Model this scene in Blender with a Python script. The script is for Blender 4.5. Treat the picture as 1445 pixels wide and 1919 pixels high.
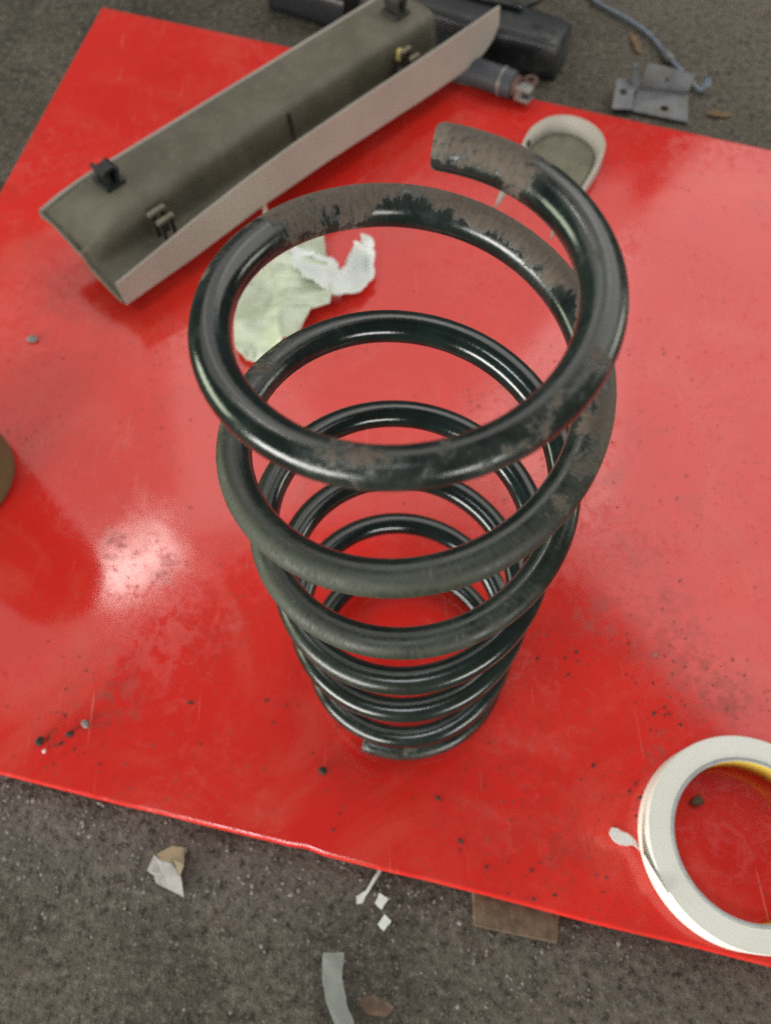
import bpy, bmesh, math, random
from mathutils import Vector, Matrix, noise

# ------------------------------------------------------------------ scene, camera, light
scene = bpy.context.scene
for o in list(bpy.data.objects):
    bpy.data.objects.remove(o)
COL = scene.collection
random.seed(7)

cam_data = bpy.data.cameras.new("camera")
cam = bpy.data.objects.new("camera", cam_data)
COL.objects.link(cam)
RIGHT = Vector((0.9990, -0.0395, -0.0200)).normalized()
FWD = Vector((0.0, 0.4513, -0.8924)).normalized()
RIGHT = (RIGHT - FWD * RIGHT.dot(FWD)).normalized()
UP = RIGHT.cross(FWD)
M = Matrix((RIGHT, UP, -FWD)).transposed().to_4x4()
M.translation = Vector((-0.0087, -0.1403, 0.4849))
cam.matrix_world = M
cam_data.sensor_fit = 'VERTICAL'
cam_data.sensor_height = 36.0
cam_data.lens = 36.0 * 1456.57 / 1919.0
cam_data.clip_start = 0.01
cam_data.clip_end = 100.0
cam_data.dof.use_dof = True
cam_data.dof.focus_distance = 0.285
cam_data.dof.aperture_fstop = 10.0
scene.camera = cam
scene.cycles.use_denoising = False      # keep the fine grain of a phone photograph

world = bpy.data.worlds.new("World")
scene.world = world
world.use_nodes = True
bg = world.node_tree.nodes["Background"]
bg.inputs[0].default_value = (0.88, 0.96, 1.0, 1)
bg.inputs[1].default_value = 0.075

def area(name, az, el, dist, w, h, radiance, color, target=(0, 0.1, 0.0)):
    """rectangular opening or fill lamp seen from the sheet at azimuth az (from +y toward +x), elevation el"""
    d = bpy.data.lights.new(name, 'AREA')
    d.shape = 'RECTANGLE'; d.size = w; d.size_y = h
    d.energy = radiance * math.pi * w * h
    d.color = color
    o = bpy.data.objects.new(name, d); COL.objects.link(o)
    a, e = math.radians(az), math.radians(el)
    v = Vector((math.sin(a) * math.cos(e), math.cos(a) * math.cos(e), math.sin(e)))
    o.location = Vector(target) + v * dist
    o.rotation_euler = v.to_track_quat('Z', 'Y').to_euler()
    return o

# garage openings: wide pale daylight ahead, small roof panes, low doors behind and to the sides, plus one added fill lamp
area("opening_ahead", 2, 50, 2.6, 1.8, 1.35, 0.85, (1.0, 0.96, 0.90))
area("opening_right", 57, 46, 2.6, 2.4, 1.75, 1.40, (1.0, 0.96, 0.92))
area("opening_left", -40, 49, 2.6, 1.6, 1.30, 0.72, (1.0, 0.96, 0.88))
area("roof_pane", -38.5, 60.4, 2.6, 0.32, 0.18, 9.0, (1.0, 0.97, 0.90), (-0.185, 0.075, 0))
area("roof_pane_above", 222, 64, 2.6, 0.60, 0.34, 10.0, (0.94, 0.97, 1.0))
area("doorway_behind", 230, 6.5, 2.4, 1.9, 0.62, 14.0, (1.0, 0.985, 0.93))
area("fill_behind_right", 155, 7, 2.6, 1.1, 0.55, 8.5, (1.0, 0.98, 0.94))  # added fill lamp, not an opening; brightens the trim's near wall
area("door_left", 280, 10, 2.5, 1.3, 0.75, 5.0, (0.90, 1.0, 0.74))
area("door_right", 80, 9, 2.5, 1.0, 0.6, 3.4, (0.95, 1.0, 0.86))

vs = scene.view_settings
vs.view_transform = 'Standard'
vs.look = 'None'
vs.exposure = 0.60
vs.gamma = 1.0
vs.use_curve_mapping = False

# ------------------------------------------------------------------ helpers
def link(o, parent=None):
    COL.objects.link(o)
    if parent is not None:
        o.parent = parent
    return o

def tag(o, label=None, cat=None, group=None, kind=None):
    if label: o["label"] = label
    if cat: o["category"] = cat
    if group: o["group"] = group
    if kind: o["kind"] = kind
    return o

def empty(name, loc, label, cat, group=None):
    o = bpy.data.objects.new(name, None)
    o.location = loc
    o.empty_display_size = 0.02
    link(o)
    return tag(o, label, cat, group)

def mesh_obj(name, verts, faces, mat, parent=None, smooth=True, origin=None):
    """verts in world coordinates; origin = object origin (or the parent's location)"""
    if parent is not None:
        off = Vector(parent.location)
    else:
        off = Vector(origin) if origin is not None else Vector((0, 0, 0))
    me = bpy.data.meshes.new(name)
    me.from_pydata([tuple(Vector(v) - off) for v in verts], [], faces)
    me.materials.append(mat)
    if smooth:
        me.polygons.foreach_set("use_smooth", [True] * len(me.polygons))
    me.update()
    o = bpy.data.objects.new(name, me)
    link(o, parent)
    if parent is None:
        o.location = off
    return o

def fix_normals(o):
    bm = bmesh.new(); bm.from_mesh(o.data)
    bmesh.ops.recalc_face_normals(bm, faces=bm.faces)
    bm.to_mesh(o.data); bm.free()

def bevel(o, w, seg=3, angle=0.6):
    m = o.modifiers.new("bevel", 'BEVEL')
    m.width = w; m.segments = seg; m.limit_method = 'ANGLE'; m.angle_limit = angle
    m.harden_normals = False
    return o

def smooth_by_angle(o, ang=0.6):
    bm = bmesh.new(); bm.from_mesh(o.data)
    for e in bm.edges:
        if len(e.link_faces) == 2 and e.calc_face_angle(0) > ang:
            e.smooth = False
    bm.to_mesh(o.data); bm.free()

def tube_data(pts, rad, nseg=16, cap=True, up=Vector((0, 0, 1))):
    pts = [Vector(p) for p in pts]
    n = len(pts)
    if not hasattr(rad, '__len__'):
        rad = [rad] * n
    V, F = [], []
    prev = None
    for i, p in enumerate(pts):
        t = (pts[min(i + 1, n - 1)] - pts[max(i - 1, 0)]).normalized()
        if prev is None:
            s = t.cross(up)
            if s.length < 1e-4: s = t.cross(Vector((1, 0, 0)))
            s.normalize()
        else:
            s = (prev - t * prev.dot(t)).normalized()
        prev = s
        b = s.cross(t)
        for k in range(nseg):
            a = 2 * math.pi * k / nseg
            V.append(p + (s * math.cos(a) + b * math.sin(a)) * rad[i])
    for i in range(n - 1):
        for k in range(nseg):
            k2 = (k + 1) % nseg
            F.append((i * nseg + k, i * nseg + k2, (i + 1) * nseg + k2, (i + 1) * nseg + k))
    if cap:
        F.append(tuple(range(nseg)))
        F.append(tuple((n - 1) * nseg + k for k in reversed(range(nseg))))
    return V, F

def catmull(pts, sub=8):
    P = [Vector(p) for p in pts]
    out = []
    for i in range(len(P) - 1):
        p0 = P[max(i - 1, 0)]; p1 = P[i]; p2 = P[i + 1]; p3 = P[min(i + 2, len(P) - 1)]
        for k in range(sub):
            t = k / sub
            out.append(0.5 * ((2 * p1) + (-p0 + p2) * t + (2 * p0 - 5 * p1 + 4 * p2 - p3) * t * t + (-p0 + 3 * p1 - 3 * p2 + p3) * t ** 3))
    out.append(P[-1])
    return out

def lathe_data(profile, c, seg=64):
    V, F = [], []
    n = len(profile)
    for k in range(seg):
        a = 2 * math.pi * k / seg
        for (r, z) in profile:
            V.append((c[0] + r * math.cos(a), c[1] + r * math.sin(a), z))
    for k in range(seg):
        k2 = (k + 1) % seg
        for i in range(n - 1):
            F.append((k * n + i, k2 * n + i, k2 * n + i + 1, k * n + i + 1))
    return V, F

def prism_data(poly, z0, z1):
    n = len(poly)
    V = [(x, y, z0) for x, y in poly] + [(x, y, z1) for x, y in poly]
    F = [tuple(reversed(range(n))), tuple(range(n, 2 * n))]
    for i in range(n):
        j = (i + 1) % n
        F.append((i, j, n + j, n + i))
    return V, F

def box_data(c, ex, ey, ez, hx, hy, hz):
    c = Vector(c)
    V = []
    for sz in (-1, 1):
        for sx, sy in ((-1, -1), (1, -1), (1, 1), (-1, 1)):
            V.append(c + ex * (hx * sx) + ey * (hy * sy) + ez * (hz * sz))
    F = [(3, 2, 1, 0), (4, 5, 6, 7), (0, 1, 5, 4), (1, 2, 6, 5), (2, 3, 7, 6), (3, 0, 4, 7)]
    return V, F

def merge(*datas):
    V, F = [], []
    for v, f in datas:
        k = len(V)
        V += list(v); F += [tuple(i + k for i in q) for q in f]
    return V, F

# ------------------------------------------------------------------ materials
class NT:
    def __init__(self, name):
        self.m = bpy.data.materials.new(name)
        self.m.use_nodes = True
        self.t = self.m.node_tree
        self.b = self.t.nodes["Principled BSDF"]
    def n(self, typ, **kw):
        nd = self.t.nodes.new(typ)
        for k, v in kw.items():
            setattr(nd, k, v)
        return nd
    def l(self, a, b):
        self.t.links.new(a, b)
    def val(self, sock, v):
        if hasattr(v, "is_linked") or isinstance(v, bpy.types.NodeSocket):
            self.l(v, sock)
        else:
            sock.default_value = v
    def coord(self, kind="Object", scale=None, rot=None):
        c = self.n("ShaderNodeTexCoord").outputs[kind]
        if scale or rot:
            mp = self.n("ShaderNodeMapping")
            if scale: mp.inputs["Scale"].default_value = scale
            if rot: mp.inputs["Rotation"].default_value = rot
            self.l(c, mp.inputs["Vector"])
            return mp.outputs[0]
        return c
    def noise(self, vec, scale, detail=4, rough=0.55, dist=0.0):
        x = self.n("ShaderNodeTexNoise")
        x.inputs["Scale"].default_value = scale
        x.inputs["Detail"].default_value = detail
        x.inputs["Roughness"].default_value = rough
        x.inputs["Distortion"].default_value = dist
        self.l(vec, x.inputs["Vector"])
        return x.outputs[0]
    def voro(self, vec, scale, feature='F1', rnd=1.0, out="Distance"):
        x = self.n("ShaderNodeTexVoronoi", feature=feature)
        x.inputs["Scale"].default_value = scale
        x.inputs["Randomness"].default_value = rnd
        self.l(vec, x.inputs["Vector"])
        return x.outputs[out]
    def ramp(self, fac, a, b, lo=0.0, hi=1.0):
        x = self.n("ShaderNodeMapRange", interpolation_type='SMOOTHSTEP')
        x.inputs["From Min"].default_value = a; x.inputs["From Max"].default_value = b
        x.inputs["To Min"].default_value = lo; x.inputs["To Max"].default_value = hi
        self.l(fac, x.inputs["Value"])
        return x.outputs[0]
    def math(self, op, a, b=0.0, clamp=False):
        x = self.n("ShaderNodeMath", operation=op, use_clamp=clamp)
        self.val(x.inputs[0], a); self.val(x.inputs[1], b)
        return x.outputs[0]
    def mix(self, fac, a, b):
        x = self.n("ShaderNodeMix", data_type='RGBA')
        self.val(x.inputs[0], fac)
        for s, v in ((x.inputs[6], a), (x.inputs[7], b)):
            if isinstance(v, tuple): s.default_value = (*v, 1.0)
            else: self.l(v, s)
        return x.outputs[2]
    def bump(self, h, strength, dist, normal=None):
        x = self.n("ShaderNodeBump")
        x.inputs["Strength"].default_value = strength
        x.inputs["Distance"].default_value = dist
        self.l(h, x.inputs["Height"])
        if normal is not None: self.l(normal, x.inputs["Normal"])
        return x.outputs[0]
    def set(self, **kw):
        for k, v in kw.items():
            s = self.b.inputs[k.replace("_", " ")]
            if isinstance(v, tuple): s.default_value = (*v, 1.0)
            else: self.val(s, v)

def simple(name, col, rough=0.5, var=0.25, scale=60, bump=0.0, bscale=400, metallic=0.0, spec=0.5, dust=None, dust_amt=0.5):
    t = NT(name)
    c = t.coord()
    nz = t.noise(c, scale, 5, 0.6)
    dark = tuple(x * (1 - var) for x in col); lite = tuple(min(1, x * (1 + var)) for x in col)
    colr = t.mix(t.ramp(nz, 0.3, 0.7), dark, lite)
    if dust:
        nd = t.noise(c, scale * 0.6, 6, 0.65, 0.3)
        colr = t.mix(t.ramp(nd, 0.62 - dust_amt * 0.3, 0.75 - dust_amt * 0.2, 0, 0.8), colr, dust)
    t.set(Base_Color=colr, Roughness=rough, Metallic=metallic)
    t.b.inputs["Specular IOR Level"].default_value = spec
    if bump:
        t.set(Normal=t.bump(t.noise(c, bscale, 4), bump, 0.001))
    return t.m

# ---- red lacquered sheet
t = NT("red_lacquer")
c = t.coord()
big = t.noise(c, 4.5, 4, 0.55, 0.4)
mid = t.noise(c, 22, 6, 0.65, 0.5)
fine = t.noise(c, 170, 4, 0.6)
col = t.mix(t.ramp(big, 0.32, 0.68), (0.65, 0.021, 0.015), (0.72, 0.031, 0.021))
# dull brownish smudges
sm = t.math('MULTIPLY', t.ramp(mid, 0.50, 0.72), t.ramp(big, 0.40, 0.62))
col = t.mix(t.math('MULTIPLY', sm, 0.42), col, (0.30, 0.045, 0.028))
# brown grime stains, each with a ragged outline
gp_ = t.n("ShaderNodeNewGeometry").outputs["Position"]
nw = t.n("ShaderNodeTexNoise"); nw.inputs["Scale"].default_value = 60; nw.inputs["Detail"].default_value = 6; nw.inputs["Roughness"].default_value = 0.7
t.l(gp_, nw.inputs["Vector"])
sw = t.n("ShaderNodeVectorMath", operation='MULTIPLY_ADD'); t.l(nw.outputs[1], sw.inputs[0]); sw.inputs[1].default_value = (0.05, 0.05, 0.0); t.l(gp_, sw.inputs[2])
stain = None
for (sx, sy, sr, sa) in ((-0.185, -0.015, 0.026, 0.9), (-0.195, -0.010, 0.05, 0.35), (0.125, 0.020, 0.030, 0.7), (0.175, 0.015, 0.05, 0.5), (0.190, -0.025, 0.040, 0.8), (0.150, -0.070, 0.026, 0.9), (0.060, -0.085, 0.07, 0.35), (-0.02, -0.055, 0.05, 0.35), (0.10, 0.20, 0.028, 0.6), (0.16, 0.07, 0.05, 0.3), (0.085, -0.115, 0.03, 0.6), (-0.12, 0.02, 0.04, 0.25), (-0.196, 0.088, 0.016, 1.0), (-0.160, 0.070, 0.014, 0.8)):
    dn = t.n("ShaderNodeVectorMath", operation='DISTANCE'); t.l(sw.outputs[0], dn.inputs[0]); dn.inputs[1].default_value = (sx + 0.025, sy + 0.025, 0)
    q = t.math('MULTIPLY', t.ramp(dn.outputs[1], sr, sr * 0.25), sa)
    stain = q if stain is None else t.math('MAXIMUM', stain, q)
stain = t.math('MULTIPLY', stain, t.ramp(t.noise(c, 130, 5, 0.7), 0.40, 0.62))
col = t.mix(t.math('MULTIPLY', stain, 0.60), col, (0.20, 0.040, 0.024))
# pale film of dust, in veils
veil = t.ramp(t.noise(c, 9, 7, 0.68, 1.2), 0.46, 0.74)
col = t.mix(t.math('MULTIPLY', veil, 0.26), col, (0.70, 0.15, 0.10))
# fine scratches in several directions
scr = None
for i, (rz, sc, th) in enumerate(((0.55, 620, 0.715), (-0.35, 760, 0.72), (1.25, 540, 0.72), (2.2, 820, 0.725), (0.1, 700, 0.725))):
    v = t.coord("Object", (sc, sc * 0.016, 1), (0, 0, rz))
    warp = t.noise(v, 1.0, 2, 0.5, 0.12)
    s = t.ramp(warp, th, th + 0.025)
    s = t.math('MULTIPLY', s, t.ramp(t.noise(t.coord("Object", (9 + 3 * i, 9 + 2 * i, 1), (0, 0, rz + 1)), 1.0, 3), 0.47, 0.60))
    scr = s if scr is None else t.math('MAXIMUM', scr, s)
col = t.mix(t.math('MULTIPLY', scr, 0.55), col, (0.78, 0.26, 0.20))
# little dark specks of grime, two sizes, in drifts
sp = None
for scl, lim_, keep in ((190, 0.27, 0.45), (430, 0.34, 0.35)):
    wv = t.n("ShaderNodeVectorMath", operation='ADD')
    t.l(c, wv.inputs[0])
    nv = t.n("ShaderNodeTexNoise"); nv.inputs["Scale"].default_value = scl * 2.2
    t.l(c, nv.inputs["Vector"])
    sv = t.n("ShaderNodeVectorMath", operation='SCALE'); t.l(nv.outputs[1], sv.inputs[0]); sv.inputs[3].default_value = 0.45 / scl
    t.l(sv.outputs[0], wv.inputs[1])
    vd = t.voro(wv.outputs[0], scl)
    vc = t.voro(wv.outputs[0], scl, out="Color")
    sep = t.n("ShaderNodeSeparateColor"); t.l(vc, sep.inputs[0])
    q = t.math('MULTIPLY', t.ramp(t.math('SUBTRACT', t.math('MULTIPLY', sep.outputs[0], lim_), vd), 0.0, 0.05), t.math('GREATER_THAN', sep.outputs[1], keep))
    q = t.math('MULTIPLY', q, t.ramp(t.noise(c, 10 if scl < 300 else 15, 6, 0.72), 0.46, 0.58))
    sp = q if sp is None else t.math('MAXIMUM', sp, q)
col = t.mix(t.math('MULTIPLY', sp, 0.72), col, (0.085, 0.022, 0.014))
# dull crackled film that breaks up the sheen
wv = t.n("ShaderNodeVectorMath", operation='ADD'); t.l(c, wv.inputs[0])
nv = t.n("ShaderNodeTexNoise"); nv.inputs["Scale"].default_value = 55; nv.inputs["Detail"].default_value = 5; t.l(c, nv.inputs["Vector"])
sv = t.n("ShaderNodeVectorMath", operation='SCALE'); t.l(nv.outputs[1], sv.inputs[0]); sv.inputs[3].default_value = 0.020
t.l(sv.outputs[0], wv.inputs[1])
ck = t.ramp(t.voro(wv.outputs[0], 62, 'DISTANCE_TO_EDGE'), 0.055, 0.0)
ckn = t.ramp(t.noise(c, 70, 6, 0.72, 1.2), 0.44, 0.66)
zone = t.ramp(t.noise(c, 7, 4, 0.6, 0.5), 0.40, 0.60)
ck = t.math('MULTIPLY', ck, zone)
col = t.mix(t.math('MULTIPLY', ck, 0.07), col, (0.30, 0.03, 0.02))
rough = t.math('ADD', t.ramp(veil, 0, 1, 0.09, 0.15), t.math('MULTIPLY', ckn, t.ramp(zone, 0, 1, 0.05, 0.22)))
rough = t.math('ADD', rough, t.math('ADD', t.math('MULTIPLY', scr, 0.22), t.math('MULTIPLY', ck, 0.12)))
rough = t.math('ADD', rough, t.math('ADD', t.math('MULTIPLY', sp, 0.4), t.math('MULTIPLY', stain, 0.15)))
t.set(Base_Color=col, Roughness=rough)
t.b.inputs["IOR"].default_value = 1.55
h = t.math('ADD', t.math('MULTIPLY', big, 1.0), t.math('MULTIPLY', fine, 0.006))
t.set(Normal=t.bump(h, 0.10, 0.004))
MAT_RED = t.m

# ---- dirty concrete floor
t = NT("gritty_floor")
c = t.coord()
n0 = t.noise(c, 3.0, 5, 0.6, 0.4)
n1 = t.noise(c, 13, 7, 0.66, 0.6)
n2 = t.noise(c, 170, 5, 0.70, 0.0)
n3 = t.noise(c, 560, 4, 0.7, 0.0)
vcell = t.voro(c, 400, out="Color")
vdist = t.voro(c, 400)
vs_ = t.n("ShaderNodeSeparateColor"); t.l(vcell, vs_.inputs[0])
col = t.mix(t.ramp(n0, 0.36, 0.64), (0.040, 0.038, 0.023), (0.098, 0.082, 0.060))
col = t.mix(t.ramp(n1, 0.42, 0.62, 0, 0.80), col, (0.125, 0.102, 0.076))
col = t.mix(t.ramp(n1, 0.45, 0.32, 0, 0.65), col, (0.026, 0.024, 0.015))
xyz = t.n("ShaderNodeSeparateXYZ"); t.l(c, xyz.inputs[0])
edge = t.math('ADD', t.math('ADD', xyz.outputs[1], 0.1276), t.math('MULTIPLY', xyz.outputs[0], 0.269))
near = t.math('MULTIPLY', t.ramp(edge, -0.085, -0.005), t.ramp(xyz.outputs[0], 0.06, -0.20, 0.25, 1.0))
near = t.math('MULTIPLY', near, t.math('LESS_THAN', xyz.outputs[1], 0.1))
near = t.math('MULTIPLY', near, t.ramp(n1, 0.30, 0.60, 0.35, 1.0))
col = t.mix(t.math('MULTIPLY', near, 0.75), col, (0.20, 0.168, 0.150))
far = t.math('MULTIPLY', t.ramp(xyz.outputs[0], 0.05, 0.35), t.ramp(xyz.outputs[1], 0.3, 0.5))
col = t.mix(t.math('MULTIPLY', far, 0.6), col, (0.185, 0.158, 0.118))
col = t.mix(t.ramp(n2, 0.52, 0.66, 0, 0.72), col, (0.225, 0.195, 0.155))
col = t.mix(t.ramp(n2, 0.48, 0.36, 0, 0.88), col, (0.018, 0.015, 0.010))
col = t.mix(t.ramp(n3, 0.60, 0.78, 0, 0.8), col, (0.27, 0.25, 0.22))
col = t.mix(t.ramp(n3, 0.42, 0.27, 0, 0.7), col, (0.015, 0.012, 0.009))
stone = t.math('MULTIPLY', t.ramp(vdist, 0.55, 0.30), t.ramp(vs_.outputs[0], 0.55, 1.0))
col = t.mix(t.math('MULTIPLY', stone, 0.55), col, t.mix(vs_.outputs[1], (0.13, 0.115, 0.085), (0.26, 0.235, 0.205)))
st = t.ramp(t.noise(c, 26, 5, 0.65), 0.60, 0.72, 0, 0.45)
col = t.mix(st, col, (0.085, 0.052, 0.026))
t.set(Base_Color=col, Roughness=0.86)
hh = t.math('ADD', t.math('MULTIPLY', n1, 1.0), t.math('ADD', t.math('MULTIPLY', n2, 1.2), t.math('ADD', t.math('MULTIPLY', n3, 0.4), t.math('MULTIPLY', stone, 0.35))))
t.set(Normal=t.bump(hh, 1.0, 0.0030))
MAT_FLOOR = t.m

# ---- spring paint with settled dirt (mesh attributes: dust amount, olive amount; UV = length, girth)
t = NT("spring_paint")
c = t.coord()
uv = t.coord("UV")
du = t.n("ShaderNodeAttribute", attribute_name="dust").outputs["Fac"]
ol = t.n("ShaderNodeAttribute", attribute_name="olive").outputs["Fac"]
mpu = t.n("ShaderNodeMapping"); mpu.inputs["Scale"].default_value = (900, 4.0, 1); t.l(uv, mpu.inputs["Vector"])
streak = t.noise(mpu.outputs[0], 1.0, 4, 0.6, 0.4)
n1 = t.noise(c, 62, 7, 0.66, 0.6)
n2 = t.noise(c, 620, 5, 0.7)
field = t.math('ADD', t.math('MULTIPLY', n1, 0.78), t.math('ADD', t.math('MULTIPLY', n2, 0.14), t.math('MULTIPLY', streak, 0.08)))
lim = t.math('ADD', field, du)
dm = t.ramp(lim, 0.985, 1.045)
paint = t.mix(t.ramp(n1, 0.35, 0.65), (0.0035, 0.0080, 0.0070), (0.0070, 0.0160, 0.0140))
film = t.math('ADD', t.math('MULTIPLY', t.ramp(lim, 0.78, 1.10, 0.0, 0.30), t.ramp(streak, 0.35, 0.66, 0.70, 1.0)), 0.02)
dirtc = t.mix(t.ramp(t.math('ADD', t.math('MULTIPLY', n2, 0.5), t.math('MULTIPLY', streak, 0.5)), 0.38, 0.62), (0.095, 0.072, 0.053), (0.138, 0.107, 0.081))
col = t.mix(film, paint, (0.085, 0.082, 0.068))
col = t.mix(t.math('MULTIPLY', dm, t.ramp(n2, 0.25, 0.5, 0.72, 1.0)), col, dirtc)
olm = t.math('MULTIPLY', ol, t.ramp(t.math('ADD', t.math('MULTIPLY', streak, 0.6), t.math('MULTIPLY', n1, 0.4)), 0.34, 0.62, 0.60, 1.0))
col = t.mix(t.math('MULTIPLY', olm, 0.8), col, (0.042, 0.046, 0.023))
# bright nicks
nick = t.math('MULTIPLY', t.math('GREATER_THAN', n2, 0.74), t.math('LESS_THAN', n1, 0.5))
col = t.mix(t.math('MULTIPLY', nick, 0.35), col, (0.30, 0.31, 0.28))
rgh = t.math('ADD', t.math('MULTIPLY', t.math('MAXIMUM', dm, t.math('MULTIPLY', olm, 1.1)), 0.5), t.math('ADD', 0.14, t.math('MULTIPLY', film, 0.7)))
t.set(Base_Color=col, Roughness=rgh)
t.b.inputs["Specular IOR Level"].default_value = 0.62
hh = t.math('ADD', t.math('MULTIPLY', dm, 0.5), t.math('ADD', t.math('MULTIPLY', streak, 0.08), t.math('MULTIPLY', n2, 0.12)))
t.set(Normal=t.bump(hh, 0.45, 0.0007))
MAT_SPRING = t.m

MAT_TRIM_OUT = simple("beige_plastic", (0.335, 0.300, 0.255), 0.6, 0.07, 18, 0.15, 900)
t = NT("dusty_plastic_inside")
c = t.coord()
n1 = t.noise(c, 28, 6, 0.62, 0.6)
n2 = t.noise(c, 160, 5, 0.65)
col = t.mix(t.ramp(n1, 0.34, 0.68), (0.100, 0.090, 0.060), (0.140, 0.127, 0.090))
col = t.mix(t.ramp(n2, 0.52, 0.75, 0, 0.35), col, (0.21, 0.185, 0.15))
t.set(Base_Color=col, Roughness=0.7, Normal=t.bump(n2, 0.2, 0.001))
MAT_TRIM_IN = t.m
MAT_CLIP_DARK = simple("dark_clip", (0.022, 0.020, 0.017), 0.55, 0.3, 200)
MAT_CLIP_BLACK = simple("black_clip", (0.012, 0.013, 0.015), 0.35, 0.3, 200)
MAT_CLIP_BROWN = simple("brown_plastic", (0.19, 0.16, 0.115), 0.6, 0.2, 150)
MAT_YELLOW_CLIP = simple("yellow_clip", (0.55, 0.45, 0.14), 0.5, 0.15, 150)
MAT_WHITE_PEG = simple("white_plastic", (0.68, 0.66, 0.58), 0.5, 0.1, 150)
MAT_COVER = simple("cream_plastic", (0.42, 0.385, 0.33), 0.6, 0.06, 40)
MAT_COVER_IN = simple("shaded_cream_inside", (0.17, 0.162, 0.112), 0.75, 0.2, 60, 0.2, 500)  # darker olive copy of the cream plastic, shade of the recess painted in
MAT_BLACK = simple("black_plastic", (0.012, 0.014, 0.016), 0.42, 0.3, 30, 0.2, 700, dust=(0.07, 0.07, 0.062), dust_amt=0.35)
MAT_BLUEGREY = simple("blue_grey_rubber", (0.050, 0.056, 0.064), 0.55, 0.2, 50, 0.2, 600)
MAT_DULL_METAL = simple("dull_metal", (0.22, 0.215, 0.20), 0.55, 0.25, 120, 0.3, 500, metallic=0.35)
MAT_RUST = simple("rusty_metal", (0.11, 0.060, 0.046), 0.75, 0.3, 120, 0.4, 500)
MAT_ZINC = simple("zinc_plate", (0.17, 0.175, 0.185), 0.55, 0.25, 60, 0.2, 400, metallic=0.2, dust=(0.16, 0.155, 0.12), dust_amt=0.5)
MAT_STEEL = simple("steel_rod", (0.15, 0.18, 0.22), 0.42, 0.25, 90, metallic=0.4)
MAT_JAR = simple("olive_plastic", (0.105, 0.088, 0.040), 0.6, 0.12, 25)
MAT_WOOD = simple("weathered_wood", (0.125, 0.080, 0.048), 0.8, 0.35, 130, 0.5, 300)
MAT_PAPER = simple("white_paper", (0.72, 0.75, 0.71), 0.85, 0.06, 80, 0.2, 300)
MAT_TAIL = simple("lit_tape_end", (0.86, 0.85, 0.80), 0.7, 0.04, 80)  # whiter copy of the tape, its overexposed light put into the colour
MAT_SCRAP = simple("grey_paper", (0.32, 0.30, 0.285), 0.9, 0.2, 120, 0.4, 500)
MAT_TAN = simple("tan_paper", (0.30, 0.235, 0.15), 0.9, 0.2, 120, 0.3, 500)
MAT_LEAF = simple("dry_leaf", (0.175, 0.108, 0.052), 0.8, 0.3, 150, 0.3, 500)
MAT_BROWN_LEAF = simple("brown_leaf", (0.12, 0.075, 0.05), 0.85, 0.25, 150, 0.3, 500)
MAT_SPECK = simple("grit_speck", (0.050, 0.026, 0.018), 0.9, 0.5, 500)
MAT_CRUMB = simple("dirt_crumb", (0.032, 0.026, 0.020), 0.9, 0.4, 500)
MAT_PEBBLE = simple("grey_pebble", (0.22, 0.21, 0.20), 0.7, 0.5, 250)
MAT_CORE = simple("grey_cardboard", (0.36, 0.37, 0.37), 0.8, 0.08, 120)
MAT_CORE_IN = simple("yellow_core", (0.80, 0.66, 0.10), 0.45, 0.08, 60)

t = NT("masking_tape")
c = t.coord()
n1 = t.noise(c, 30, 4)
mp = t.n("ShaderNodeSeparateXYZ"); t.l(c, mp.inputs[0])
rr = t.math('SQRT', t.math('ADD', t.math('MULTIPLY', mp.outputs[0], mp.outputs[0]), t.math('MULTIPLY', mp.outputs[1], mp.outputs[1])))
ring = t.n("ShaderNodeTexNoise", noise_dimensions='1D'); ring.inputs["Scale"].default_value = 2200; t.l(rr, ring.inputs["W"])
col = t.mix(t.ramp(n1, 0.3, 0.7), (0.79, 0.78, 0.69), (0.84, 0.83, 0.76))
col = t.mix(t.ramp(ring.outputs[0], 0.35, 0.7, 0, 0.45), col, (0.58, 0.58, 0.52))
t.set(Base_Color=col, Roughness=0.6, Normal=t.bump(ring.outputs[0], 0.12, 0.0005))
t.b.inputs["Subsurface Weight"].default_value = 0.0
MAT_TAPE = t.m

t = NT("crumpled_tape_paper")
c = t.coord()
n1 = t.noise(c, 45, 5, 0.6, 0.5)
col = t.mix(t.ramp(n1, 0.32, 0.66), (0.48, 0.54, 0.38), (0.66, 0.71, 0.57))
t.set(Base_Color=col, Roughness=0.75, Normal=t.bump(t.noise(c, 300, 5), 0.25, 0.001))
MAT_GREENPAPER = t.m

t = NT("clear_film")
t.set(Base_Color=(0.42, 0.44, 0.40), Roughness=0.35)
t.b.inputs["Alpha"].default_value = 0.42
MAT_FILM = t.m

# ------------------------------------------------------------------ the setting
FL = -0.012
V, F = [], []
NX = 2
half = 3.0
V = [(-half, -half, FL), (half, -half, FL), (half, half, FL), (-half, half, FL)]
floor = mesh_obj("floor", V, [(0, 1, 2, 3)], MAT_FLOOR, smooth=False)
tag(floor, kind="structure")

# ------------------------------------------------------------------ red sheet
sheet_poly = [(-0.437, -0.010), (0.186, -0.1777), (0.520, -0.2676), (0.600, 0.3510), (0.353, 0.4540), (-0.2844, 0.7165)]
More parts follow.
